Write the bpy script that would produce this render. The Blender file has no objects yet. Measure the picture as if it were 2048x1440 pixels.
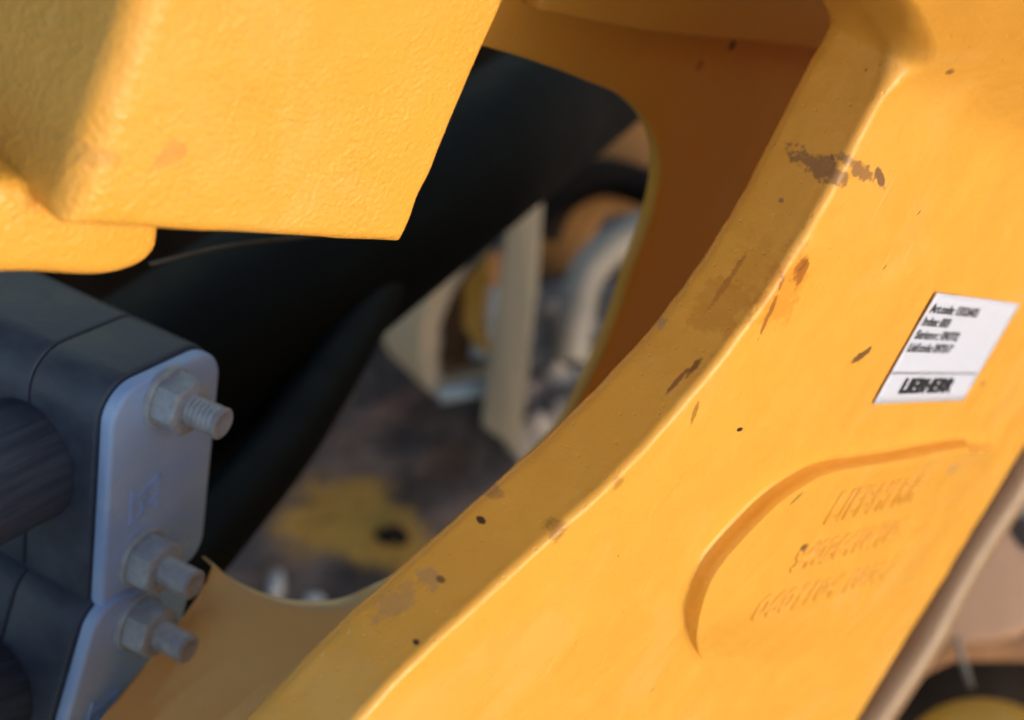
import bpy, bmesh, math, random
import numpy as np
from mathutils import Vector, Matrix
R = math.radians
random.seed(4); RNG = np.random.default_rng(4)
sc = bpy.context.scene
C = sc.collection

# ------------------------------------------------------------------ camera
PITCH = 50.0
FPX = 2700.0                                   # focal length in pixels of a 2048 px wide frame
cam_d = bpy.data.cameras.new('camera')
cam = bpy.data.objects.new('camera', cam_d); C.objects.link(cam)
CAM = Vector((0, 0, 1.34))
cam.location = CAM
cam.rotation_euler = (R(90 - PITCH), 0, 0)
cam_d.sensor_width = 36; cam_d.lens = 36 * FPX / 2048
cam_d.clip_start = 0.01; cam_d.clip_end = 200
cam_d.dof.use_dof = True
cam_d.dof.focus_distance = 0.325
cam_d.dof.aperture_fstop = cam_d.lens / 4.9
sc.camera = cam

# ------------------------------------------------------------------ light
SUN = Vector((0.74, -0.66, 0.15)).normalized()
world = bpy.data.worlds.new('World'); sc.world = world; world.use_nodes = True
wn = world.node_tree.nodes; wn.clear()
wo = wn.new('ShaderNodeOutputWorld'); wb = wn.new('ShaderNodeBackground'); ws = wn.new('ShaderNodeTexSky')
ws.sky_type = 'NISHITA'; ws.sun_disc = False
ws.sun_elevation = math.asin(SUN.z); ws.sun_rotation = math.atan2(SUN.x, SUN.y)
wb.inputs['Strength'].default_value = 0.15
world.node_tree.links.new(ws.outputs[0], wb.inputs[0]); world.node_tree.links.new(wb.outputs[0], wo.inputs[0])
sun_d = bpy.data.lights.new('sun', 'SUN'); sun_d.energy = 0.85; sun_d.angle = R(28); sun_d.color = (1, .97, .93)
sun = bpy.data.objects.new('sun', sun_d); C.objects.link(sun)
sun.rotation_euler = (-SUN).to_track_quat('-Z', 'Y').to_euler()
vs = sc.view_settings
vs.view_transform = 'Standard'; vs.look = 'None'; vs.gamma = 1; vs.use_curve_mapping = False
vs.exposure = 1.0
sc.cycles.max_bounces = 6; sc.cycles.diffuse_bounces = 3; sc.cycles.glossy_bounces = 3

# ------------------------------------------------------------------ frames
FWD = Vector((0, math.cos(R(PITCH)), -math.sin(R(PITCH)))); UPV = Vector((0, math.sin(R(PITCH)), math.cos(R(PITCH)))); RIGHT = Vector((1, 0, 0))
def wdir(c): return RIGHT * c[0] + UPV * c[1] - FWD * c[2]
def at(px, py, d):                              # a point seen at a pixel, d metres deep
    return CAM + (RIGHT * ((px - 1024) / FPX) + UPV * ((720 - py) / FPX) + FWD) * d
class Frame:                                    # a plane with axes: a (along), b (up), n (out)
    def __init__(s, o, a, b, n):
        s.o = o; s.n = n.normalized(); s.a = (a - s.n * a.dot(s.n)).normalized(); s.b = s.n.cross(s.a)
    def mat(s, o=None):
        o = o or s.o
        return Matrix(((s.a.x, s.b.x, s.n.x, o.x), (s.a.y, s.b.y, s.n.y, o.y), (s.a.z, s.b.z, s.n.z, o.z), (0, 0, 0, 1)))
    def hit(s, px, py, off=0.0):                # local (a, b) of the point of the plane (raised by off) under a pixel
        r = at(px, py, 1) - CAM
        k = ((s.o - CAM).dot(s.n) + off) / r.dot(s.n)
        q = CAM + r * k - s.o
        return (q.dot(s.a), q.dot(s.b))
MACH = Frame(at(1868, 582, .375), wdir((.606, -.010, -.795)), wdir((.404, .865, .297)), wdir((.685, -.501, .528)))

# ------------------------------------------------------------------ scene helpers
def props(o, label=None, cat=None, group=None, kind=None):
    for k, v in (('label', label), ('category', cat), ('group', group), ('kind', kind)):
        if v: o[k] = v
    return o
def empty(name, mat, label, cat, group=None):
    o = bpy.data.objects.new(name, None); o.empty_display_size = .02; C.objects.link(o); o.matrix_world = mat
    return props(o, label, cat, group)
def link(name, me, mats, parent=None, mat=None, smooth=True, angle=None):
    o = bpy.data.objects.new(name, me); C.objects.link(o)
    for m in (mats if isinstance(mats, (list, tuple)) else [mats]): me.materials.append(m)
    if smooth:
        me.polygons.foreach_set('use_smooth', [True] * len(me.polygons))
        if angle is not None: me.set_sharp_from_angle(angle=R(angle))
    if parent is not None: o.parent = parent
    if mat is not None:
        if parent is not None: o.matrix_local = mat
        else: o.matrix_world = mat
    return o
def mesh(name, v, f):
    me = bpy.data.meshes.new(name); me.from_pydata([tuple(p) for p in v], [], f); me.update(); return me
def grid(name, P, cu=False, cv=False, flip=False, caps=False):
    P = np.asarray(P, float); r, c = P.shape[:2]
    i = np.arange(r if cu else r - 1)[:, None]; j = np.arange(c if cv else c - 1)[None, :]
    i2 = (i + 1) % r; j2 = (j + 1) % c
    F = np.stack([i * c + j + 0 * i2, i2 * c + j, i2 * c + j2, i * c + j2 + 0 * i2], -1).reshape(-1, 4)
    if flip: F = F[:, ::-1]
    f = F.tolist()
    if caps and cv:
        a = list(range(c)); b = list(range((r - 1) * c, r * c))
        f.append(a if flip else a); f.append(b[::-1])
    return mesh(name, P.reshape(-1, 3), f)
def fixn(me):
    bm = bmesh.new(); bm.from_mesh(me); bmesh.ops.recalc_face_normals(bm, faces=bm.faces); bm.to_mesh(me); bm.free(); return me
def prism(name, outline, z0, z1, bev=.001, seg=3):
    bm = bmesh.new(); vs_ = [bm.verts.new((x, y, z1)) for x, y in outline]
    f = bm.faces.new(vs_)
    if f.normal.z < 0: f.normal_flip()
    r = bmesh.ops.extrude_face_region(bm, geom=[f])
    for v in [g for g in r['geom'] if isinstance(g, bmesh.types.BMVert)]: v.co.z = z0
    bmesh.ops.recalc_face_normals(bm, faces=bm.faces)
    if bev:
        ed = [e for e in bm.edges if len(e.link_faces) == 2 and e.calc_face_angle(0) > R(40)]
        bmesh.ops.bevel(bm, geom=ed, offset=bev, segments=seg, profile=.5, affect='EDGES')
    me = bpy.data.meshes.new(name); bm.to_mesh(me); bm.free(); return me
def box(name, lo, hi, bev=.002, seg=3):
    return prism(name, [(lo[0], lo[1]), (hi[0], lo[1]), (hi[0], hi[1]), (lo[0], hi[1])], lo[2], hi[2], bev, seg)
def rounded(w, h, r, n=8, x0=0, y0=0):          # rounded rectangle outline, centred
    pts = []
    rr = r if isinstance(r, (list, tuple)) else [r] * 4
    for k, (sx, sy) in enumerate(((1, 1), (-1, 1), (-1, -1), (1, -1))):
        q = rr[k]
        cx, cy = sx * (w / 2 - q), sy * (h / 2 - q)
        for i in range(n + 1):
            t = R(90 * k + 90 * i / n); pts.append((x0 + cx + q * math.cos(t), y0 + cy + q * math.sin(t)))
    return pts
def catmull(P, n=12):
    P = [Vector(p) for p in P]; P = [P[0] * 2 - P[1]] + P + [P[-1] * 2 - P[-2]]; out = []
    for i in range(1, len(P) - 2):
        for k in range(n):
            t = k / n; a, b, c, d = P[i - 1:i + 3]
            out.append(.5 * ((2 * b) + (c - a) * t + (2 * a - 5 * b + 4 * c - d) * t * t + (3 * b - a - 3 * c + d) * t ** 3))
    out.append(P[-2]); return out
def tube(name, path, rad, seg=24, caps=True):
    path = [Vector(p) for p in path]; rows = []
    nrm = None
    for i, p in enumerate(path):
        t = (path[min(i + 1, len(path) - 1)] - path[max(i - 1, 0)]).normalized()
        if nrm is None: nrm = t.orthogonal().normalized()
        nrm = (nrm - t * nrm.dot(t)).normalized(); bi = t.cross(nrm)
        r = rad(i / (len(path) - 1)) if callable(rad) else rad
        rows.append([p + (nrm * math.cos(a) + bi * math.sin(a)) * r for a in [2 * math.pi * k / seg for k in range(seg)]])
    return fixn(grid(name, [[tuple(v) for v in r] for r in rows], cv=True, caps=caps))
def lathe(name, prof, seg=48, rfun=None):
    rows = []
    for z, r in prof:
        rows.append([((rfun(a, z, r) if rfun else r) * math.cos(a), (rfun(a, z, r) if rfun else r) * math.sin(a), z) for a in [2 * math.pi * k / seg for k in range(seg)]])
    return fixn(grid(name, rows, cv=True, caps=True))
def text_mesh(name, s, size, sx=1.0, extrude=0.0, bev=0.0, offset=0.0, spacing=1.0):
    cu = bpy.data.curves.new(name, 'FONT'); cu.body = s; cu.size = size; cu.extrude = extrude; cu.bevel_depth = bev; cu.offset = offset; cu.space_character = spacing
    cu.bevel_resolution = 1; cu.resolution_u = 4
    o = bpy.data.objects.new(name, cu); C.objects.link(o)
    dg = bpy.context.evaluated_depsgraph_get(); dg.update()
    me = bpy.data.meshes.new_from_object(o.evaluated_get(dg)); bpy.data.objects.remove(o)
    for v in me.vertices: v.co.x *= sx
    me.materials.clear(); me.name = name
    return me

# ------------------------------------------------------------------ materials
class NT:
    def __init__(s, name):
        s.m = bpy.data.materials.new(name); s.m.use_nodes = True; s.t = s.m.node_tree; s.n = s.t.nodes
        s.b = s.n['Principled BSDF']; s.tc = s.n.new('ShaderNodeTexCoord')
    def l(s, a, b): s.t.links.new(a, b)
    def new(s, ty, **kw):
        x = s.n.new(ty)
        for k, v in kw.items():
            if k in x.inputs: x.inputs[k].default_value = v
            else: setattr(x, k, v)
        return x
    def noise(s, scale, detail=3, rough=.5, vec=None, dist=0):
        x = s.new('ShaderNodeTexNoise', Scale=scale, Detail=detail, Roughness=rough, Distortion=dist)
        s.l(vec or s.tc.outputs['Object'], x.inputs['Vector']); return x.outputs['Fac']
    def ramp(s, fac, stops):
        x = s.new('ShaderNodeMapRange'); x.interpolation_type = 'SMOOTHSTEP'
        x.inputs['From Min'].default_value, x.inputs['From Max'].default_value = stops[0]
        x.inputs['To Min'].default_value, x.inputs['To Max'].default_value = stops[1]
        s.l(fac, x.inputs['Value']); return x.outputs['Result']
    def math(s, op, a, b=None):
        x = s.new('ShaderNodeMath', operation=op)
        for i, v in enumerate((a, b)):
            if v is None: continue
            if isinstance(v, (int, float)): x.inputs[i].default_value = v
            else: s.l(v, x.inputs[i])
        return x.outputs[0]
    def mix(s, fac, a, b):
        x = s.new('ShaderNodeMix', data_type='RGBA')
        if isinstance(fac, (int, float)): x.inputs[0].default_value = fac
        else: s.l(fac, x.inputs[0])
        for i, v in ((6, a), (7, b)):
            if isinstance(v, tuple): x.inputs[i].default_value = (*v, 1)
            else: s.l(v, x.inputs[i])
        return x.outputs[2]
    def blot(s, loc, size, ang, rough=.8, soft=.25, scale=None, seed=0):   # an irregular mark of its own shape
        mp = s.new('ShaderNodeMapping', vector_type='TEXTURE'); s.l(s.tc.outputs['Object'], mp.inputs['Vector'])
        mp.inputs['Location'].default_value = loc; mp.inputs['Rotation'].default_value = (0, 0, R(ang))
        mp.inputs['Scale'].default_value = (size[0], size[1], size[2] if len(size) > 2 else .05)
        ln = s.new('ShaderNodeVectorMath', operation='LENGTH'); s.l(mp.outputs[0], ln.inputs[0])
        if not hasattr(s, 'nz'): s.nz = s.noise(260, 5, .72)
        nz = s.nz
        d = s.math('ADD', ln.outputs['Value'], s.math('MULTIPLY', s.math('SUBTRACT', nz, .5), rough * 7))
        return s.ramp(d, ((1 - soft, 1 + soft), (1, 0)))
    def bump(s, h, dist, strength=1.0, prev=None):
        x = s.new('ShaderNodeBump', Distance=dist, Strength=strength); s.l(h, x.inputs['Height'])
        if prev: s.l(prev, x.inputs['Normal'])
        return x.outputs['Normal']
YEL = (.76, .385, .056)
def yellow(name, peel=0.0, stains=(), rough=.38, specks=True, base=YEL):
    k = NT(name); n1 = k.noise(9, 4, .6); n2 = k.noise(70, 5, .65)
    col = k.mix(k.ramp(n1, ((.35, .7), (0, .5))), base, (base[0] * .95, base[1] * .90, base[2] * .9))
    col = k.mix(k.ramp(n2, ((.52, .8), (0, .16))), col, (.80, .47, .10))            # dust film
    rg = k.ramp(n2, ((.3, .75), (rough - .06, rough + .12)))
    du = k.math('MULTIPLY', k.ramp(k.noise(22, 5, .62, None, .5), ((.50, .72), (0, 1))), .22)
    col = k.mix(du, col, (.74, .50, .20))
    mp = k.new('ShaderNodeMapping'); mp.inputs['Rotation'].default_value = (0, 0, R(28)); mp.inputs['Scale'].default_value = (1, .035, 1); k.l(k.tc.outputs['Object'], mp.inputs['Vector'])
    sn = k.noise(900, 2, .5, mp.outputs[0])
    scr = k.math('MULTIPLY', k.ramp(sn, ((.70, .74), (0, 1))), k.ramp(k.noise(26, 2), ((.5, .62), (0, .5))))
    col = k.mix(scr, col, (.88, .58, .22))
    if specks:
        vo = k.new('ShaderNodeTexVoronoi', Scale=130, Randomness=1); k.l(k.tc.outputs['Object'], vo.inputs['Vector'])
        g = k.ramp(k.noise(33, 2), ((.60, .66), (0, 1)))
        sp = k.math('MULTIPLY', k.ramp(k.math('ADD', vo.outputs['Distance'], k.math('MULTIPLY', k.noise(1500, 2), .09)), ((.065, .085), (1, 0))), g)
        col = k.mix(sp, col, (.12, .055, .02))
    relief = None
    for loc, size, ang, c, amt, rghn in stains:
        f = k.math('MULTIPLY', k.blot(loc, size, ang, rghn), amt)
        col = k.mix(f, col, c)
        relief = f if relief is None else k.math('MAXIMUM', relief, f)
    k.l(col, k.b.inputs['Base Color']); k.l(rg, k.b.inputs['Roughness'])
    nm = k.bump(k.noise(45, 3, .5), .0012, .5)
    nm = k.bump(k.noise(300, 5, .65), .00035, .5, nm)
    if relief is not None:
        vp = k.new('ShaderNodeTexVoronoi', Scale=330, Randomness=1); k.l(k.tc.outputs['Object'], vp.inputs['Vector'])
        nm = k.bump(k.math('ADD', k.ramp(vp.outputs['Distance'], ((.06, .16), (0, 1))), k.ramp(k.noise(30, 2), ((.45, .55), (1, 0)))), .0004, .4, nm)
    if peel:
        nm = k.bump(k.math('MULTIPLY', k.noise(760, 1.5, .5, None, .25), k.ramp(k.noise(30, 2), ((.32, .62), (.6, 1.1)))), peel, 1, nm)
    k.l(nm, k.b.inputs['Normal'])
    return k.m
def plain(name, col, rough=.6, metal=0, var=.25, vs_=40, bumpd=.0005, bs=200, col2=None, spec=.5, stretch=None):
    k = NT(name); vec = None
    if stretch:
        mp = k.new('ShaderNodeMapping'); mp.inputs['Scale'].default_value = stretch; k.l(k.tc.outputs['Object'], mp.inputs['Vector']); vec = mp.outputs[0]
    n1 = k.noise(vs_, 5, .65, vec)
    c2 = col2 or tuple(c * (1 - var) for c in col)
    k.l(k.mix(k.ramp(n1, ((.3, .7), (0, 1))), col, c2), k.b.inputs['Base Color'])
    k.l(k.ramp(n1, ((.3, .7), (rough - .06, rough + .08))), k.b.inputs['Roughness'])
    k.b.inputs['Metallic'].default_value = metal; k.b.inputs['Specular IOR Level'].default_value = spec
    if bumpd: k.l(k.bump(k.noise(bs, 4, .6, vec), bumpd, .6), k.b.inputs['Normal'])
    return k.m
RUST = (.16, .045, .012); CHIP = (.10, .065, .07); SCRAPE = (.50, .30, .16); DARK = (.05, .03, .015)

# ------------------------------------------------------------------ ground
m_dirt = NT('trodden_dirt')
_a = m_dirt.noise(8, 6, .6); _b = m_dirt.noise(26, 6, .7)
_c = m_dirt.mix(m_dirt.ramp(_a, ((.38, .62), (0, 1))), (.055, .034, .027), (.165, .112, .098))
_c = m_dirt.mix(m_dirt.ramp(_b, ((.45, .7), (0, .7))), _c, (.035, .024, .02))
def on_ground(px, py, h=0.0):
    r = at(px, py, 1) - CAM; return CAM + r * ((h - CAM.z) / r.z)
m_dirt.nz = m_dirt.noise(14, 5, .7)
for _p, _s, _k in (((690, 1030), (.085, .055, .2), .75), ((800, 1085), (.09, .045, .2), .6), ((880, 1120), (.07, .03, .2), .55)):
    _c = m_dirt.mix(m_dirt.math('MULTIPLY', m_dirt.blot(tuple(on_ground(*_p)), _s, -20, .5, .45), _k), _c, (.50, .26, .04))
m_dirt.l(_c, m_dirt.b.inputs['Base Color']); m_dirt.b.inputs['Roughness'].default_value = .95
m_dirt.l(m_dirt.bump(_b, .02, .8), m_dirt.b.inputs['Normal'])
_xs = np.concatenate([np.linspace(-40, -2.2, 12), np.linspace(-2, 2, 110), np.linspace(2.2, 40, 12)])
_ys = np.concatenate([np.linspace(-40, -.8, 12), np.linspace(-.6, 3.4, 110), np.linspace(3.6, 60, 14)])
_X, _Y = np.meshgrid(_xs, _ys, indexing='ij')
_Z = .012 * np.sin(_X * 7.3 + 1.3 * np.sin(_Y * 5)) * np.cos(_Y * 6.1) + .006 * RNG.standard_normal(_X.shape)
ground = link('ground', grid('ground', np.stack([_X, _Y, _Z - .01], -1)), m_dirt.m)
props(ground, kind='structure')

# ------------------------------------------------------------------ lift arm, near plate in machine coordinates (u, w, n)
arm = empty('lift_arm', MACH.mat(), 'large yellow painted steel arm plate with white label and raised casting pad', 'machine arm')
T = .0205
edge_px = [(1800, 130), (1758, 200), (1700, 310), (1600, 490), (1480, 680), (1330, 850), (1130, 1050), (960, 1210), (720, 1440)]
ew = np.array([MACH.hit(*p) for p in edge_px]); ew = ew[np.argsort(ew[:, 1])]
pf = np.polyfit(ew[:, 1], ew[:, 0], 4)
def u_left(w):
    w = np.asarray(w, float)
    lo, hi = -.107, .047
    base = np.polyval(pf, np.clip(w, lo, hi))
    slo = np.polyval(np.polyder(pf), lo)
    v = base + np.minimum(w - lo, 0) * slo * .95
    up = np.maximum(w - .050, 0)
    return v - np.minimum(350 * up ** 2, .10 + .35 * up)
def vnoise(x, y, seed, amp):                    # smooth value noise
    g = np.random.default_rng(seed).standard_normal((64, 64))
    xi = np.floor(x).astype(int); yi = np.floor(y).astype(int); fx = x - xi; fy = y - yi
    fx = fx * fx * (3 - 2 * fx); fy = fy * fy * (3 - 2 * fy)
    q = lambda a, b: g[(xi + a) % 64, (yi + b) % 64]
    return amp * (q(0, 0) * (1 - fx) * (1 - fy) + q(1, 0) * fx * (1 - fy) + q(0, 1) * (1 - fx) * fy + q(1, 1) * fx * fy)
def boss(u, w):                                 # the face swells outward above the neck
    x = w - (.0475 - .02 * np.clip(u + .05, -.05, .06))
    s = .0035
    sp = s * np.logaddexp(0, x / s)
    return .85 * sp * np.clip(1 - sp * 2.0, .5, 1)
UR = .198
rows_w = np.concatenate([np.linspace(-.27, .10, 340), np.linspace(.105, .30, 30)])
prof = []
W, ncol = rows_w, None
rb = .0022
P = []
for w in W:
    _t = min(1, max(0, (w - .042) / .02)); rb = .0022 + .011 * _t * _t * (3 - 2 * _t)
    uL = float(u_left(w)) + float(vnoise(np.array(w * 220), np.array(.5), 3, .00022)) + float(vnoise(np.array(w * 45), np.array(.5), 5, .0004))
    uB = float(u_left(w)) + float(vnoise(np.array(w * 260), np.array(.5), 8, .00025)) + .0008
    cr = []
    cr.append((uB + .05, -T - .0001)); cr.append((uB + .004, -T)); cr.append((uB + .0012, -T + .0002)); cr.append((uB + .0002, -T + .0012))
    for h in np.linspace(-T + .003, -rb - .0006, 14): cr.append((uL + (uB - uL) * (h / -T), h))
    for a in np.linspace(0, 90, 6): cr.append((uL + rb - rb * math.cos(R(a)), -rb + rb * math.sin(R(a))))
    RR = .017
    for t in np.linspace(0.004, 1, 170)[0:]:
        cr.append((uL + rb + (UR - RR - uL - rb) * t, 0.0))
    for a in np.linspace(8, 90, 10): cr.append((UR - RR + RR * math.sin(R(a)), -RR + RR * math.cos(R(a))))
    cr.append((UR, -.028)); cr.append((UR - .004, -.034)); cr.append((UR - .05, -.034))
    P.append([(u, w, h) for u, h in cr])
P = np.array(P)
face = np.clip((P[..., 2] + T) / T, 0, 1) ** .6
P[..., 2] += boss(P[..., 0], P[..., 1]) * face
P[..., 2] += (vnoise(P[..., 0] * 40, P[..., 1] * 40, 11, .00035) + vnoise(P[..., 0] * 130, P[..., 1] * 130, 12, .00008)) * face
m_band = P[:, 4:18, :]
def L(px, py, off=0.0): a = MACH.hit(px, py, off); return (a[0], a[1], off)
def LB(px, py):                                  # point on the left edge band: march along -n from the edge
    best = None
    for h in np.linspace(0, -T, 24):
        a = MACH.hit(px, py, h); d = abs(a[0] - float(u_left(a[1])))
        if best is None or d < best[0]: best = (d, (a[0], a[1], h))
    return best[1]
PLUM = (.085, .05, .055)
arm_stains = [
    (L(1718, 338), (.0080, .0016, .004), -8, PLUM, .65, .48),
    (LB(1650, 341), (.0050, .0022, .009), -12, PLUM, .65, .48),
    (L(1757, 354), (.0050, .0011, .004), -20, PLUM, .8, .30),
    (LB(1440, 605), (.010, .007, .006), 0, (.45, .15, .02), .30, .55),
    (LB(1510, 545), (.010, .008, .006), 0, (.58, .24, .02), .25, .55),
    (LB(1450, 575), (.004, .0085, .0008), 10, (.30, .10, .02), .5, .42),
    (L(1600, 540), (.0028, .0036, .004), 30, (.18, .05, .015), .9, .40),
    (L(1570, 580), (.0075, .010, .004), 40, (.60, .22, .02), .42, .5),
    (L(1540, 620), (.0009, .008, .004), 15, (.24, .08, .02), .7, .40),
    (LB(1352, 768), (.004, .0060, .0006), 20, (.16, .055, .03), .75, .40),
    (LB(1382, 735), (.004, .0022, .0008), 20, (.16, .05, .03), .85, .35),
    (L(1723, 710), (.0052, .0013, .004), 28, (.09, .045, .025), .85, .42),
    (L(1478, 858), (.0014, .0006, .003), 0, (.03, .018, .01), 1, .25),
    (L(1390, 825), (.0009, .0034, .003), 20, (.30, .15, .03), .8, .3),
    (LB(944, 1040), (.0009, .0007, .0012), 0, (.03, .018, .01), 1, .25),
    (LB(962, 1040), (.0010, .0006, .0012), 0, (.03, .018, .01), 1, .25),
    (LB(858, 1155), (.0034, .0022, .003), 0, (.50, .28, .12), .65, .55),
    (LB(882, 1158), (.0010, .0008, .0012), 0, (.16, .08, .03), .9, .3),
    (LB(790, 1205), (.0060, .0024, .003), 30, (.50, .28, .12), .6, .6),
    (LB(833, 1285), (.0006, .0006, .0008), 0, (.05, .03, .02), 1, .25),
    (L(1865, 128), (.0024, .0010, .006), 0, (.16, .06, .03), .8, .3),
    (L(1962, 765), (.0024, .0010, .003), 0, (.30, .14, .05), .7, .3),
    (L(1120, 1065), (.0022, .0022, .003), 40, (.32, .15, .03), .7, .45),
    (L(1235, 965), (.0016, .0016, .003), 40, (.35, .16, .03), .6, .45),
    (LB(975, 972), (.003, .002, .004), 0, (.45, .22, .07), .8, .4),
    (LB(1320, 640), (.0014, .002, .002), 0, (.40, .25, .16), .7, .4),
    (LB(1560, 400), (.0008, .0008, .001), 0, (.20, .12, .08), .9, .3),
    (LB(1590, 250), (.0006, .0009, .001), 0, (.20, .12, .08), .9, .3),
    (L(1836, 425), (.0009, .0003, .002), 60, (.12, .07, .02), .9, .3),
    (L(1770, 535), (.0009, .0003, .002), 60, (.12, .07, .02), .9, .3),
    (L(1305, 1380), (.0006, .0003, .002), 60, (.12, .07, .02), .9, .3),
    (L(1235, 1110), (.0004, .0004, .002), 60, (.08, .05, .02), .9, .3),
]
m_arm = yellow('arm_paint', stains=arm_stains)
near = link('side_plate', fixn(grid('side_plate', P)), m_arm, arm)

# raised casting pad with lettering
out_px = [(1450, 1370), (1405, 1320), (1384, 1285), (1370, 1245), (1371, 1195), (1398, 1125), (1450, 1060), (1520, 990), (1580, 948), (1640, 922), (1760, 904), (1890, 880), (1935, 878)]
base = [Vector((*MACH.hit(*p), 0)) for p in out_px]
base = catmull(base, 10); NB = len(base)
HP = .0056
far_c = Vector((.150, -.105, 0))
rowsP = []
for i, p in enumerate(base):
    t = i / (NB - 1)
    tan = (base[min(i + 1, NB - 1)] - base[max(i - 1, 0)]).normalized()
    inn = Vector((tan.y, -tan.x, 0))
    if (far_c - p).dot(inn) < 0: inn = -inn
    fade = min(1, max(0, t / .34)) * min(1, max(0, (1 - t) / .06)); fade = fade * fade * (3 - 2 * fade)
    h = HP * fade - .0008 * (1 - fade)
    end = Vector((.155, -.170 + .115 * t, 0))
    row = []
    for f, g in ((-.0016, -.03), (-.0008, .015), (-.0002, .07), (0, .16), (0, .5), (0, .93), (.0002, .985), (.0007, 1.0)):
        row.append(tuple(p + inn * f + Vector((0, 0, h * g - (.0003 if g < 0 else 0)))))
    q0 = p + inn * .002
    for s in np.linspace(.04, 1, 26):
        v = q0.lerp(end, s); row.append((v.x, v.y, h * (1 - s) ** (.55 + 2.2 * max(0, .45 - t)) * (1 if s < 1 else 0) - .0012 * s ** 3))
    rowsP.append(row)
m_pad = yellow('pad_paint', stains=[(L(1885, 925), (.004, .0025, .01), 0, SCRAPE, .6, .3), (L(1580, 1075), (.0016, .0012, .01), 0, DARK, .8, .2), (L(1560, 975), (.003, .0008, .02), 40, DARK, .6, .3)], specks=False)
pad = link('raised_pad', fixn(grid('raised_pad', rowsP)), m_pad, arm, angle=38)
bm = bmesh.new(); bm.from_mesh(pad.data)
if sum(f.normal.z * f.calc_area() for f in bm.faces) < 0:
    bmesh.ops.reverse_faces(bm, faces=bm.faces)
bm.to_mesh(pad.data); bm.free()
from mathutils.bvhtree import BVHTree
pad_bvh = BVHTree.FromPolygons([v.co for v in pad.data.vertices], [tuple(p.vertices) for p in pad.data.polygons])
def letters(s, p0, p1, top, off, name):
    a = Vector(MACH.hit(*p0, off)); b = Vector(MACH.hit(*p1, off)); c = Vector(MACH.hit(*top, off))
    d = (b - a); hgt = (c - a - d * ((c - a).dot(d) / d.length_squared)).length
    me = text_mesh(name, s, hgt / .70, 1, .0004, .00025, .0003, 1.1)
    xs = [v.co.x for v in me.vertices]; sx = d.length / (max(xs) - min(xs))
    for v in me.vertices: v.co.x = (v.co.x - min(xs)) * sx
    th = math.atan2(d.y, d.x)
    me.transform(Matrix.Translation((a.x, a.y, 0)) @ Matrix.Rotation(th, 4, 'Z'))
    for v in me.vertices:                        # the characters follow the pad's surface
        h = pad_bvh.ray_cast(Vector((v.co.x, v.co.y, .05)), Vector((0, 0, -1)))[0]
        v.co.z += (h.z if h else 0)
    o = link(name, me, m_pad, pad, smooth=False)
    return o
letters('LIEBHERR', (1652, 1048), (1836, 1006), (1690, 985), .0058, 'cast_lettering')
letters('94026410/105', (1575, 1143), (1800, 1082), (1605, 1092), .0050, 'cast_lettering')
letters('0601104 10080', (1494, 1240), (1782, 1158), (1524, 1190), .0040, 'cast_lettering')

# printed label
LW, LH = .0752, .0362
m_lab = plain('label_film', (.62, .68, .88), .38, 0, .04, 60, .0002, 60)
m_ink = plain('label_ink', (.025, .026, .034), .5, 0, .2, 300, 0)
m_line = plain('label_rule', (.34, .36, .42), .5, 0, .1, 300, 0)
NL = 24
ztop = lambda x, y: .0005 + .00035 * math.sin(x * 70 + 1) * (1 if y > -.004 else max(0, 1 + (y + .004) * 120)) * .6 + .00012
rowsL = [[(LW * i / NL, -LH * j / 12, ztop(LW * i / NL, -LH * j / 12)) for i in range(NL + 1)] for j in range(13)]
lab = link('serial_label', fixn(grid('serial_label', rowsL)), m_lab, arm, Matrix.Translation((0, 0, .0003)))
sm = lab.modifiers.new('thickness', 'SOLIDIFY'); sm.thickness = .00025; sm.offset = -1
props(lab, 'white printed sticker with black lettering')
ZT = .00105
def print_line(name, txt, x0, x1, y, cap, fat):
    me = text_mesh(name, txt, cap / .70, 1, .00002, 0, fat, 1.0)
    xs = [v.co.x for v in me.vertices]; sx = (x1 - x0) / (max(xs) - min(xs))
    for v in me.vertices: v.co.x = (v.co.x - min(xs)) * sx
    link(name, me, m_ink, lab, Matrix.Translation((x0, y, ZT)), smooth=False)
for txt, x1, y in (('Art.code: 13026405', .0412, -.0060), ('Index: 003', .0222, -.0102), ('Seriennr.: 090772', .0360, -.0144), ('Lief.code: 097317', .0362, -.0186)):
    print_line('printed_line', txt, .0015, x1, y, .0028, .00008)
print_line('printed_name', 'LIEBHERR', .0133, .0558, -.0324, .0048, .00028)
link('printed_rule', box('printed_rule', (0, -.0261, 0), (LW - .003, -.0254, .00003), 0), m_line, lab, Matrix.Translation((0, 0, ZT)), smooth=False)

# far plate of the arm, with its rounded opening
OFF = -.125
FARF = Frame(MACH.o + MACH.n * OFF, MACH.a, MACH.b, MACH.n)
hole_px = [(970, 96), (1100, 135), (1180, 166), (1238, 190), (1285, 230), (1312, 280), (1320, 335), (1312, 400), (1295, 460), (1265, 540), (1240, 620), (1210, 700), (1180, 765),
           (1120, 870), (1030, 980), (920, 1085), (800, 1175), (720, 1212), (680, 1219), (620, 1218), (560, 1207), (500, 1183), (460, 1157), (430, 1130), (385, 1060), (330, 950), (300, 800), (320, 600), (400, 400), (540, 240), (720, 120), (860, 80)]
hp = [Vector((*FARF.hit(*p), OFF)) for p in hole_px]
cen = sum(hp, Vector()) / len(hp)
uA = FARF.hit(430, 1130)[0]
def rise(u, i):                                  # the lower rim leans up, a shape added to catch more light
    t = min(1, max(0, (i - 13.5) / 3.0)); return t * t * (3 - 2 * t) * .9 * min(max(u - uA, 0), .10)
for i in range(24):
    z = 0.0
    for _ in range(60):
        hp[i] = Vector((*FARF.hit(*hole_px[i], z), OFF)); z += .25 * (rise(hp[i].x, i) - z)
hp = catmull([hp[-1]] + hp[:24], 6)
rings = []
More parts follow.
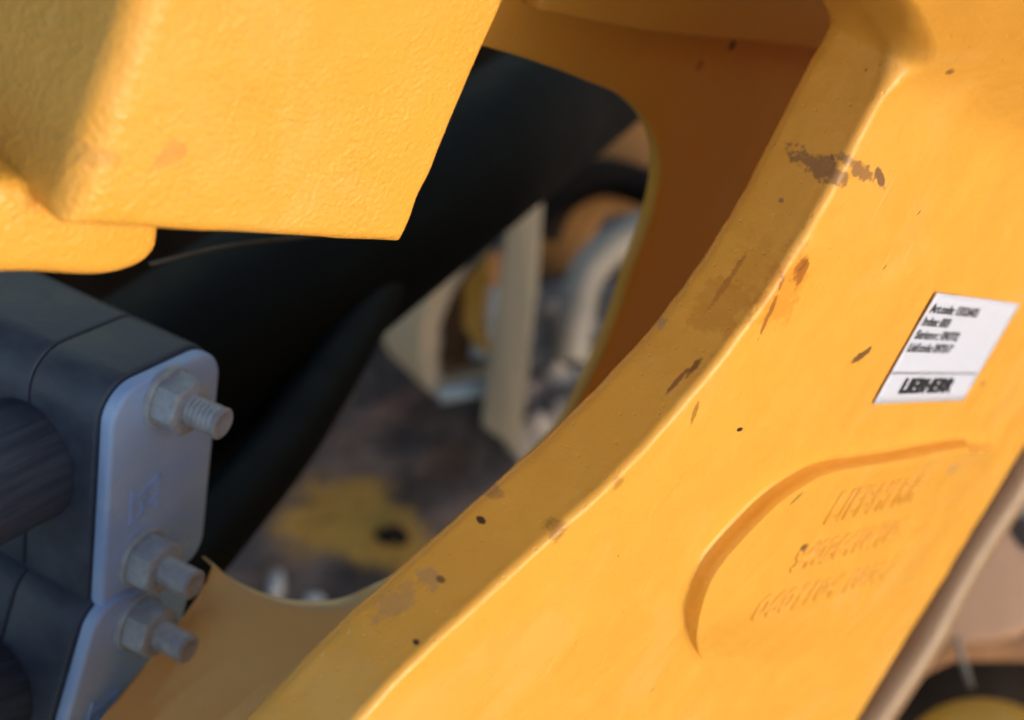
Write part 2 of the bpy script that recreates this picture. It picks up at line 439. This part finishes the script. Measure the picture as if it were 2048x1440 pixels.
for dz, k in ((-.0060, .0012), (-.005, .0004), (-.0015, 0), (-.0005, .0004), (0, .0015)):
    rings.append([p + (p - cen).normalized() * k + Vector((0, 0, dz)) for p in hp])
outl = []
for p in hp:
    d = (p - cen).normalized(); q = Vector((d.x, d.y))
    # outer outline: a broad slab
    k = min((.30 - cen.x) / d.x if d.x > 1e-6 else 9, (-.26 - cen.x) / d.x if d.x < -1e-6 else 9, (.34 - cen.y) / d.y if d.y > 1e-6 else 9, (-.30 - cen.y) / d.y if d.y < -1e-6 else 9)
    outl.append(cen + d * k)
_e = Vector((*FARF.hit(235, 1540), OFF))
for i in range(12):
    f = (i + 1) / 12; outl[-12 + i] = outl[-12 + i].lerp(_e, f * f)
NH = len(hp)
def lift(i, d):                                  # the lower rim is dished up to catch more sky light
    t = min(1, max(0, (i / NH - .60) / .14)); t = t * t * (3 - 2 * t)
    return Vector((0, 0, t * .08 * min(d, .08)))
for s in (.02, .05, .10, .15, .22, .35, .65, 1): rings.append([a.lerp(b, s) + lift(i, (b - a).length * s) for i, (a, b) in enumerate(zip(rings[4], outl))])
for r in rings:
    for i, v in enumerate(r): v.z += rise(v.x, i / 6 - 1)
rings.append([b + Vector((0, 0, -.012)) for b in rings[-1]])
m_far = yellow('far_plate_paint', stains=[(tuple(FARF.hit(1465, 90)) + (OFF,), (.0018, .0018, .01), 0, DARK, .9, .2), (tuple(FARF.hit(1400, 130)) + (OFF,), (.0018, .0018, .01), 0, (.35, .14, .03), .6, .3)])
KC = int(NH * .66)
farp = link('far_plate', fixn(grid('far_plate', [[tuple(v) for v in r[:KC + 1]] for r in rings])), m_far, arm)
m_rim = yellow('lit_rim_paint', base=(.88, .60, .27), rough=.36, specks=False)  # paler than the arm yellow: light on the rim put into the colour
props(link('lower_rim', fixn(grid('lower_rim', [[tuple(v) for v in r[KC:]] for r in rings])), m_rim, arm), 'rim along the bottom of the opening, its light painted in as tan')
st_px = [(1040, 4), (1090, 12), (1250, 45), (1420, 62), (1560, 78), (1700, 100), (1760, -60), (1040, -160)]
o_ = [FARF.hit(*p) for p in st_px]
link('stiffener_plate', prism('stiffener_plate', o_, OFF + .0005, OFF + .008, .0015), m_far, arm, angle=40)

# ------------------------------------------------------------------ upper left bracket block
BF = Frame(at(800, 490, .312), MACH.a, MACH.b, MACH.n)
blk = empty('cast_bracket', BF.mat(), 'yellow orange-peel painted cast block hanging into the top left corner', 'bracket')
m_blk = yellow('bracket_paint', peel=.0005, stains=[((*BF.hit(340, 310), 0), (.0035, .0022, .02), 50, (.45, .20, .06), .42, .42), ((*BF.hit(205, 320), 0), (.003, .002, .02), 0, (.45, .22, .06), .35, .4),
        ((*BF.hit(185, 115), 0), (.0022, .006, .02), 0, (.50, .26, .05), .22, .4), ((*BF.hit(155, 360), 0), (.002, .007, .02), 10, (.50, .26, .06), .22, .4)], specks=False, rough=.40)
bl = BF.hit(128, 440); br = (0, 0)
uW = bl[0]
def block_mesh():
    NR, rc, rl, rr2 = 150, .003, .0065, .0016
    H = .30; D = .075; rows = []
    # cross sections along b (w); outline in (a, n): left side, big rounded corner, face, small rounded right edge
    for w, ins in [(-.0001, .03), (-.0001, .012)] + [(rc - rc * math.cos(R(a)), rc - rc * math.sin(R(a))) for a in np.linspace(12, 90, 8)] + [(x, 0) for x in np.linspace(rc * 1.3, H, NR)]:
        tilt = .055 * -w * 0
        row = []
        lx = uW + (.004 if False else 0)
        pts = [(lx, -D), (lx, -.055), (lx, -.04), (lx, -.028), (lx, -.020)]
        pts += [(lx + rl - rl * math.cos(R(a)), -rl + rl * math.sin(R(a))) for a in np.linspace(0, 90, 10)]
        pts += [(x, 0) for x in np.linspace(lx + rl * 1.15, -rr2 * 1.5, 70)]
        pts += [(-rr2 + rr2 * math.sin(R(a)), -rr2 + rr2 * math.cos(R(a))) for a in np.linspace(0, 90, 6)]
        pts += [(0, -.02), (0, -D)]
        for a, nn in pts:
            k = ins
            aa = min(max(a, lx + k * .5), -k * .15); n2 = min(nn, -k)
            base_w = w + (-.0042 * (a / uW) if True else 0) * (1 - min(w / .05, 1))      # lower edge not quite square
            jit = float(vnoise(np.array(a * 160), np.array(w * 160), 21, .00012))
            row.append((aa + (jit if ins == 0 else 0), base_w + jit, n2 + jit * .6))
        rows.append(row)
    return fixn(grid('block', rows))
link('block', block_mesh(), m_blk, blk)
# rounded lug under the block
lug_px = [(-260, 380), (-200, 590), (-60, 560), (60, 556), (180, 562), (240, 556), (290, 536), (318, 508), (327, 480), (329, 440), (325, 400)]
LUGN = -.012
LF = Frame(BF.o + BF.n * LUGN, BF.a, BF.b, BF.n)
lo_ = [LF.hit(*p) for p in lug_px]
lo_ = [(v.x, v.y) for v in catmull([Vector((*p, 0)) for p in lo_[2:]], 6)]
lo_ = [LF.hit(-260, 330), LF.hit(-240, 565)] + lo_
link('lug', prism('lug', lo_, LUGN - .045, LUGN, .004, 4), m_blk, blk, angle=50)

# ------------------------------------------------------------------ pipe clamps
m_zinc = NT('zinc_plated_steel')
_n = m_zinc.noise(90, 6, .7); _n2 = m_zinc.noise(26, 4, .6)
_c = m_zinc.mix(m_zinc.ramp(_n2, ((.35, .65), (0, 1))), (.40, .57, .98), (.50, .66, .99))
_c = m_zinc.mix(m_zinc.ramp(_n, ((.55, .75), (0, .5))), _c, (.70, .78, .97))
m_zinc.l(_c, m_zinc.b.inputs['Base Color']); m_zinc.b.inputs['Metallic'].default_value = .1
m_zinc.l(m_zinc.ramp(_n, ((.3, .7), (.42, .62))), m_zinc.b.inputs['Roughness'])
m_zinc.l(m_zinc.bump(m_zinc.noise(500, 4, .7), .0002, .6), m_zinc.b.inputs['Normal']); m_zinc = m_zinc.m
m_nut = plain('dull_nut_steel', (.58, .59, .62), .5, .15, .3, 160, .0003, 600, (.40, .41, .45))
m_body = plain('black_clamp_plastic', (.048, .057, .085), .52, 0, .35, 60, .0004, 320, (.080, .094, .135))
m_rub = plain('ribbed_hose_rubber', (.046, .055, .082), .7, 0, .4, 500, .0009, 260, (.080, .094, .130), spec=.3, stretch=(1, 1, .06))
CA = wdir((.860, -.360, .36)).normalized(); CC = wdir((.181, .877, .444)); CC = (CC - CA * CC.dot(CA)).normalized(); CB = CC.cross(CA)
CF = Frame(at(200, 778, .372), CB, CC, CA)
tr = CF.hit(437, 660); blc = CF.hit(168, 1225); brc = CF.hit(364, 1117)
PW = (tr[0] + brc[0]) / 2; PH = -(blc[1] + brc[1]) / 2
def make_clamp(mat, label_c, bolts):
    root = empty('pipe_clamp', mat, label_c, 'pipe clamp', 'pipe clamps')
    tp = .0052
    link('cover_plate', prism('cover_plate', rounded(PW, PH, [.011, .011, .007, .009], 8, PW / 2, -PH / 2), 0, tp, .0016, 4), m_zinc, root, angle=50)
    cp = root.children[0]
    # stamped mark: two interlocked angles cut between raised lines
    gx, gy = CF.hit(262, 985); s = .0056
    segs = [((-1, .9), (-1, -1.1)), ((-1, -1.1), (-.15, -.75)), ((-.15, -.75), (-.15, -.1)), ((-1, .2), (-.15, .55)), ((1, -.9), (1, 1.1)), ((1, 1.1), (.15, .75)), ((.15, .75), (.15, .1)), ((1, -.2), (.15, -.55)), ((-.15, .55), (.15, .1)), ((-.15, -.1), (.15, -.55))]
    bmk = bmesh.new()
    for (x0, y0), (x1, y1) in segs:
        d = Vector((x1 - x0, y1 - y0)); L_ = d.length * s; ang = math.atan2(d.y, d.x)
        M = Matrix.Translation((gx + (x0 + x1) / 2 * s, gy + (y0 + y1) / 2 * s, tp)) @ Matrix.Rotation(ang, 4, 'Z') @ Matrix.Diagonal((L_ + .0008, .0008, .0010, 1))
        bmesh.ops.create_cube(bmk, size=1, matrix=M)
    mk = bpy.data.meshes.new('stamped_mark'); bmk.to_mesh(mk); bmk.free()
    link('stamped_mark', mk, m_zinc, cp, smooth=False)
    for z0, z1 in ((-.0255, -.0003), (-.078, -.0262)):
        link('clamp_half', prism('clamp_half', rounded(PW + .0016, PH + .0016, [.0115, .0125, .008, .0095], 8, PW / 2, -PH / 2), z0, z1, .0009, 3), m_body, root, angle=50)
    for bx, by, ro in bolts:
        bo = bpy.data.objects.new('bolt', None); bo.empty_display_size = .005; C.objects.link(bo); bo.parent = root
        bo.matrix_local = Matrix.Translation((bx, by, tp)) @ Matrix.Rotation(R(ro), 4, 'Z')
        link('washer', lathe('washer', [(0, .0098), (.0014, .0098), (.0020, .0093), (.0021, .004)]), m_nut, bo, angle=40)
        rf = .0080
        def hexr(a, z, lim):
            q = (a % (math.pi / 3)) - math.pi / 6
            return min(rf / math.cos(q), lim)
        link('nut', lathe('nut', [(.0021, .0088), (.0026, .0092), (.0033, .00935), (.0078, .00935), (.0092, .0086), (.0099, .0078), (.0102, .0070), (.0102, .004)], 72, hexr), m_nut, bo, angle=25)
        pitch = .00165
        def thr(a, z, r):
            ph = (z / pitch - a / (2 * math.pi)) % 1
            return r - .00075 * (1 - abs(2 * ph - 1)) ** .8 if z < .0208 else r
        link('threaded_stud', lathe('threaded_stud', [(.0085 + .00018 * i, .00485) for i in range(70)] + [(.0212, .0045), (.0215, .0039), (.02152, .0032), (.0209, .0026), (.0208, .001)], 40, thr), m_nut, bo, angle=70)
    return root
b1 = CF.hit(331, 793, .0052); b2 = CF.hit(281, 1112, .0052)
c1 = make_clamp(CF.mat(), 'upper black pipe clamp with grey cover plate, two nuts and stamped mark', [(*b1, 12), (*b2, 20)])
CF2 = Frame(at(176, 1192, .400), CB * math.cos(R(17)) + CF.b * math.sin(R(17)) * -1, CC, CA)
c2 = make_clamp(CF2.mat(), 'lower black pipe clamp partly cut off below the first clamp', [(*CF2.hit(272, 1240, .0052), 32)])
def make_hose(F, px, py, label):
    a, b = F.hit(px, py, -.026)
    o = link('clamped_hose', lathe('clamped_hose', [(-.12, .0185), (-.002, .0190), (-.0005, .0188), (.0, .0186), (.06, .0186)], 72), m_rub,
             None, F.mat() @ Matrix.Translation((0, PH * 0 + b, -.026)) @ Matrix.Rotation(R(90), 4, 'Y'), angle=60)
    return props(o, label, 'hose', 'hoses held in clamps')
make_hose(CF, -6, 945, 'thick black ribbed hose entering the upper clamp at left edge')
make_hose(CF2, -50, 1400, 'thick black hose entering the lower clamp in bottom left corner')

# ------------------------------------------------------------------ cylinder, hose and cable behind
m_black = plain('black_cylinder_paint', (.005, .005, .006), .6, 0, .3, 20, .0004, 60, (.008, .008, .009), spec=.08)
m_hose = plain('black_hose_rubber', (.010, .011, .014), .55, 0, .3, 50, .0005, 400, (.012, .013, .016), spec=.12)
p0, p1 = at(370, 738, .62), at(1330, 46, 1.05)
cyl = empty('hydraulic_cylinder', Matrix.Translation(p0), 'big black hydraulic cylinder running diagonally through the arm opening', 'cylinder')
dv = p1 - p0
link('barrel', tube('barrel', [dv * t for t in np.linspace(-.18, 1, 20)], .046, 48), m_black, cyl, angle=50)
link('gland_ring', tube('gland_ring', [dv * t for t in np.linspace(.90, .97, 6)], .052, 48), m_black, cyl, angle=50)
hb = [at(1290, 100, .95), at(1150, 205, .88), at(962, 348, .80), at(802, 500, .72), at(684, 700, .65), at(560, 895, .59), at(415, 1072, .54), at(300, 1210, .51), at(180, 1350, .50)]
props(link('hydraulic_hose', tube('hydraulic_hose', catmull(hb, 10), lambda t: .0145, 28), m_hose), 'thin black hydraulic hose curving along the lower side of the cylinder', 'hose')
cb = [at(300, 528, .40), at(380, 508, .41), at(470, 490, .43), at(640, 470, .47), at(800, 450, .52)]
props(link('thin_cable', tube('thin_cable', catmull(cb, 8), .0007, 8), plain('cable_sheath', (.10, .08, .06), .6)), 'thin dark cable strung under the yellow block', 'cable')

# chassis behind the cylinder (dark steel, runs up out of view)
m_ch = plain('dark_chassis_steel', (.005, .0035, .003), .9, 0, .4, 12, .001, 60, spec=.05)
CH = Frame(at(430, 520, 1.25), wdir((.80, .35, -.48)), wdir((-.35, .92, .1)), wdir((.35, -.10, .90)))
chp = [CH.hit(*p) for p in ((-700, -500), (900, -500), (1090, 60), (1130, 240), (930, 430), (700, 660), (560, 850), (400, 1010), (-700, 1300))]
ch = empty('machine_chassis', CH.mat(), '', '')
link('wall_plate', prism('wall_plate', chp, -.04, 0, .006), m_ch, ch, angle=40)
dk = box('sky_blocker', (-2.0, .30, 1.29), (.12, .80, 1.33), .006); dk.transform(CH.mat().inverted())  # unseen plate added overhead to keep sky light out of the interior
link('sky_blocker', dk, m_ch, ch, angle=40)
props(ch, 'dark steel chassis wall in shadow behind the black cylinder', 'chassis')

# ------------------------------------------------------------------ things on the ground behind
CAMF = lambda o: Matrix(((RIGHT.x, UPV.x, -FWD.x, o.x), (RIGHT.y, UPV.y, -FWD.y, o.y), (RIGHT.z, UPV.z, -FWD.z, o.z), (0, 0, 0, 1)))
m_tan = plain('tan_painted_steel', (.60, .39, .23), .5, 0, .25, 9, .001, 60, (.50, .35, .23))
m_or = plain('orange_painted_steel', (.70, .33, .04), .5, 0, .3, 9, .001, 60)
m_brn = plain('rusty_brown_steel', (.30, .15, .07), .8, 0, .4, 20, .001, 60)
m_pale = plain('pale_galvanised_steel', (.50, .52, .56), .5, .2, .2, 15, .001, 60)
m_wood = plain('weathered_plank', (.29, .23, .16), .85, 0, .35, 8, .002, 50, (.20, .165, .12), stretch=(8, .6, 8))
m_gry = plain('grey_pipe_plastic', (.25, .22, .19), .55, 0, .25, 9, .001, 60)
m_stone = plain('grey_stone', (.30, .27, .25), .9, 0, .45, 14, .006, 40, (.15, .12, .11))
m_white = plain('white_stone', (.30, .31, .35), .8, 0, .2, 20, .003, 60)
m_drk = plain('dark_rubber', (.012, .007, .005), .8, 0, .3, 20, .001, 60, spec=.15)

dB = 1.55
o0 = at(870, 700, dB); KP = dB / FPX
br = empty('bent_bracket', CAMF(o0), 'open tan steel channel with curved lip lying beyond the arm opening', 'bracket')
q = lambda px, py, z=0: ((px - 870) * KP, (700 - py) * KP, z)
pathc = catmull([q(915, 500), q(875, 570), q(845, 650), q(842, 730), q(858, 782), q(895, 794), q(1010, 770)], 8)
th = .020; ext = Vector((-105 * KP, 78 * KP, -.16))
rws = []
for i, p in enumerate(pathc):
    t = (pathc[min(i + 1, len(pathc) - 1)] - pathc[max(i - 1, 0)]).normalized(); nn = Vector((-t.y, t.x, 0))
    rws.append([tuple(v) for v in (p, p + nn * th, p + nn * th + ext, p + ext)])
link('channel_shell', fixn(grid('channel_shell', rws, cv=True, caps=True)), m_tan, br, smooth=False)
link('inner_plate', prism('inner_plate', [q(885, 590)[:2], q(1010, 480)[:2], q(1010, 760)[:2], q(930, 772)[:2], q(872, 745)[:2]], -.075, -.06, .002), m_brn, br, angle=40)
link('inner_rib', prism('inner_rib', [q(925, 560)[:2], q(985, 490)[:2], q(965, 640)[:2], q(985, 715)[:2], q(955, 700)[:2], q(925, 650)[:2]], -.055, -.015, .004), m_or, br, angle=40)
link('lip_strip', tube('lip_strip', [Vector(q(880, 792, .006)), Vector(q(1010, 770, .006))], .009, 12), m_pale, br)
props(link('pale_rod', tube('pale_rod', [at(985, 580, 1.6), at(965, 720, 1.58)], .016, 16), m_pale), 'short pale metal rod standing beside the wooden plank', 'rod')

pk = [at(1018, 400, 1.50), at(1085, 400, 1.50), at(1076, 560, 1.50), at(1038, 905, 1.50), at(962, 850, 1.50)]
oP = at(1020, 880, 1.50)
MI = CAMF(oP).inverted()
pkl = [tuple((MI @ p)[:2]) for p in pk]
props(link('wooden_plank', prism('wooden_plank', pkl, -.05, 0, .004), m_wood, None, CAMF(oP), angle=40), 'weathered upright wooden plank seen through the arm opening', 'plank')
props(link('grey_pipe', tube('grey_pipe', catmull([at(1400, 410, 1.75), at(1300, 452, 1.72), at(1225, 492, 1.70), at(1172, 550, 1.68), at(1150, 640, 1.66), at(1140, 720, 1.66)], 8), .023, 24), m_gry), 'bent grey pipe beside the opening\'s right edge', 'pipe')
props(link('dark_hose_loop', tube('dark_hose_loop', catmull([at(1080, 470, 1.8), at(1120, 395, 1.8), at(1200, 355, 1.8), at(1290, 375, 1.8), at(1400, 430, 1.8)], 8), .026, 24), m_drk), 'dark rubber hose arching above the grey pipe', 'hose')
m_bro = plain('brown_orange_steel', (.24, .105, .02), .6, 0, .3, 9, .001, 60)  # even orange-brown base colour of the panel
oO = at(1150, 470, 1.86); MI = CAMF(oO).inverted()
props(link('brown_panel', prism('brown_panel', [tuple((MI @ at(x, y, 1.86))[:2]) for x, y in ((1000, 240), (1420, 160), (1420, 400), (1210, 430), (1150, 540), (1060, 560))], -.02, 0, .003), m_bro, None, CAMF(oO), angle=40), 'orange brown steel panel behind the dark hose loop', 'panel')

def rock(name, p, s, m, seed, label, cat='stone', group=None, kind=None):
    bm = bmesh.new(); bmesh.ops.create_icosphere(bm, subdivisions=3, radius=1)
    rg = np.random.default_rng(seed); k = rg.standard_normal((5, 3)) * 1.6; ph = rg.uniform(0, 6, 5)
    for v in bm.verts:
        f = 1 + .10 * sum(math.sin(v.co.dot(Vector(k[i])) * 1.5 + ph[i]) for i in range(5)) / 1.5
        v.co = Vector((v.co.x * s[0], v.co.y * s[1], v.co.z * s[2])) * f
    me = bpy.data.meshes.new(name); bm.to_mesh(me); bm.free()
    o = link(name, me, m, None, Matrix.Translation(p))
    return props(o, label, cat, group, kind)
rock('white_stone', on_ground(553, 1168, .012), (.008, .017, .010), m_white, 1, 'larger white stone on the dirt above the lower yellow rim')
rock('white_stone', on_ground(628, 1200, .010), (.012, .008, .007), m_white, 2, 'smaller flat white stone right of the larger white stone')
rock('dark_stone', on_ground(785, 1072, .012), (.020, .013, .010), m_drk, 3, 'dark stone lying on the ochre patch')
# rubble heap by the plank
vv, ff = [], []
for i in range(90):
    px, py = random.uniform(1050, 1260), random.uniform(600, 900)
    p = on_ground(px, py, random.uniform(.0, .05)); s = random.uniform(.012, .04)
    bmr = bmesh.new(); bmesh.ops.create_icosphere(bmr, subdivisions=1, radius=s)
    b0 = len(vv)
    for v in bmr.verts: vv.append(tuple(p + v.co * random.uniform(.7, 1.25)))
    for f in bmr.faces: ff.append([b0 + v.index for v in f.verts])
    bmr.free()
m_rbl = plain('rubble_stone', (.36, .32, .30), .9, 0, .5, 10, .004, 50, (.17, .12, .10))
props(link('rubble', mesh('rubble', vv, ff), m_rbl, smooth=False), 'pale grey rubble scattered right of the plank', 'rubble', kind='stuff')

# ------------------------------------------------------------------ lower right, beyond the arm
oT = at(1960, 1130, .92); MI = CAMF(oT).inverted()
m_gd = plain('guard_sheen_tan', (.40, .235, .155), .45, 0, .2, 9, .001, 60, (.33, .19, .12))  # tan stands for white sky sheen on yellow, put into the base colour
tb = [tuple((MI @ at(x, y, .92))[:2]) for x, y in ((1960, 985), (1880, 1090), (1830, 1200), (1795, 1292), (1960, 1288), (2030, 1272), (2110, 1205), (2110, 1125), (2030, 1088))]
props(link('tan_guard', prism('tan_guard', tb, -.05, .014, .010, 5), m_gd, None, CAMF(oT), angle=50), 'guard plate right of the arm edge, sky sheen painted in as tan', 'guard')
gr = catmull([at(x, y, .72) for x, y in ((2100, 840), (2012, 985), (1950, 1080), (1893, 1180), (1846, 1270), (1795, 1350), (1735, 1440), (1690, 1510))], 6)
props(link('guard_rail', tube('guard_rail', gr, .0115, 24), plain('tan_rail_paint', (.34, .22, .14), .35, 0, .2, 12, .0006, 80, (.26, .165, .10))), 'tan rail running along the right edge of the arm', 'rail')  # tan base colour with random variation
props(link('rusty_pipe', tube('rusty_pipe', [at(1690, 1470, .98), at(1800, 1335, .98), at(1900, 1290, 1.0), at(2080, 1290, 1.02)], .012, 16), m_brn), 'rust brown pipe just under the tan guard', 'pipe')
oD = at(1985, 1590, .86)
dome = lathe('orange_knob', [(-.70, .026), (-.045, .026), (-.04, .05), (-.03, .062)] + [(.05 * math.sin(R(a)), .062 * math.cos(R(a)) + .0001) for a in range(0, 91, 6)], 48)
props(link('orange_knob', dome, yellow('knob_paint', base=(.78, .37, .02)), None, Matrix.Translation(oD) @ Matrix.Rotation(R(0), 4, 'X')), 'rounded amber cap poking up in the bottom right corner', 'cap')
oV = at(1900, 1330, 1.15)
props(link('shadow_roll', tube('shadow_roll', [at(1500, 1560, 1.15), at(1700, 1440, 1.15), at(1890, 1330, 1.15), at(2100, 1240, 1.15)], .075, 32), m_drk), 'added dark roll standing for the shadow under the tan guard', 'rubber')  # dark tube added in place of the shadowed gap
props(link('grey_wire', tube('grey_wire', catmull([at(1915, 1275, .90), at(1925, 1320, .90), at(1942, 1375, .90)], 6), .0022, 8), m_gry), 'short grey wire hanging above the amber cap', 'wire')
rock('white_pebble', on_ground(2052, 1000, .02), (.02, .02, .02), m_white, 5, 'white pebble at the right picture edge above the tan guard')
rock('white_pebble', on_ground(1745, 1438, .01), (.014, .014, .012), m_white, 6, 'white pebble at the bottom edge below the arm')
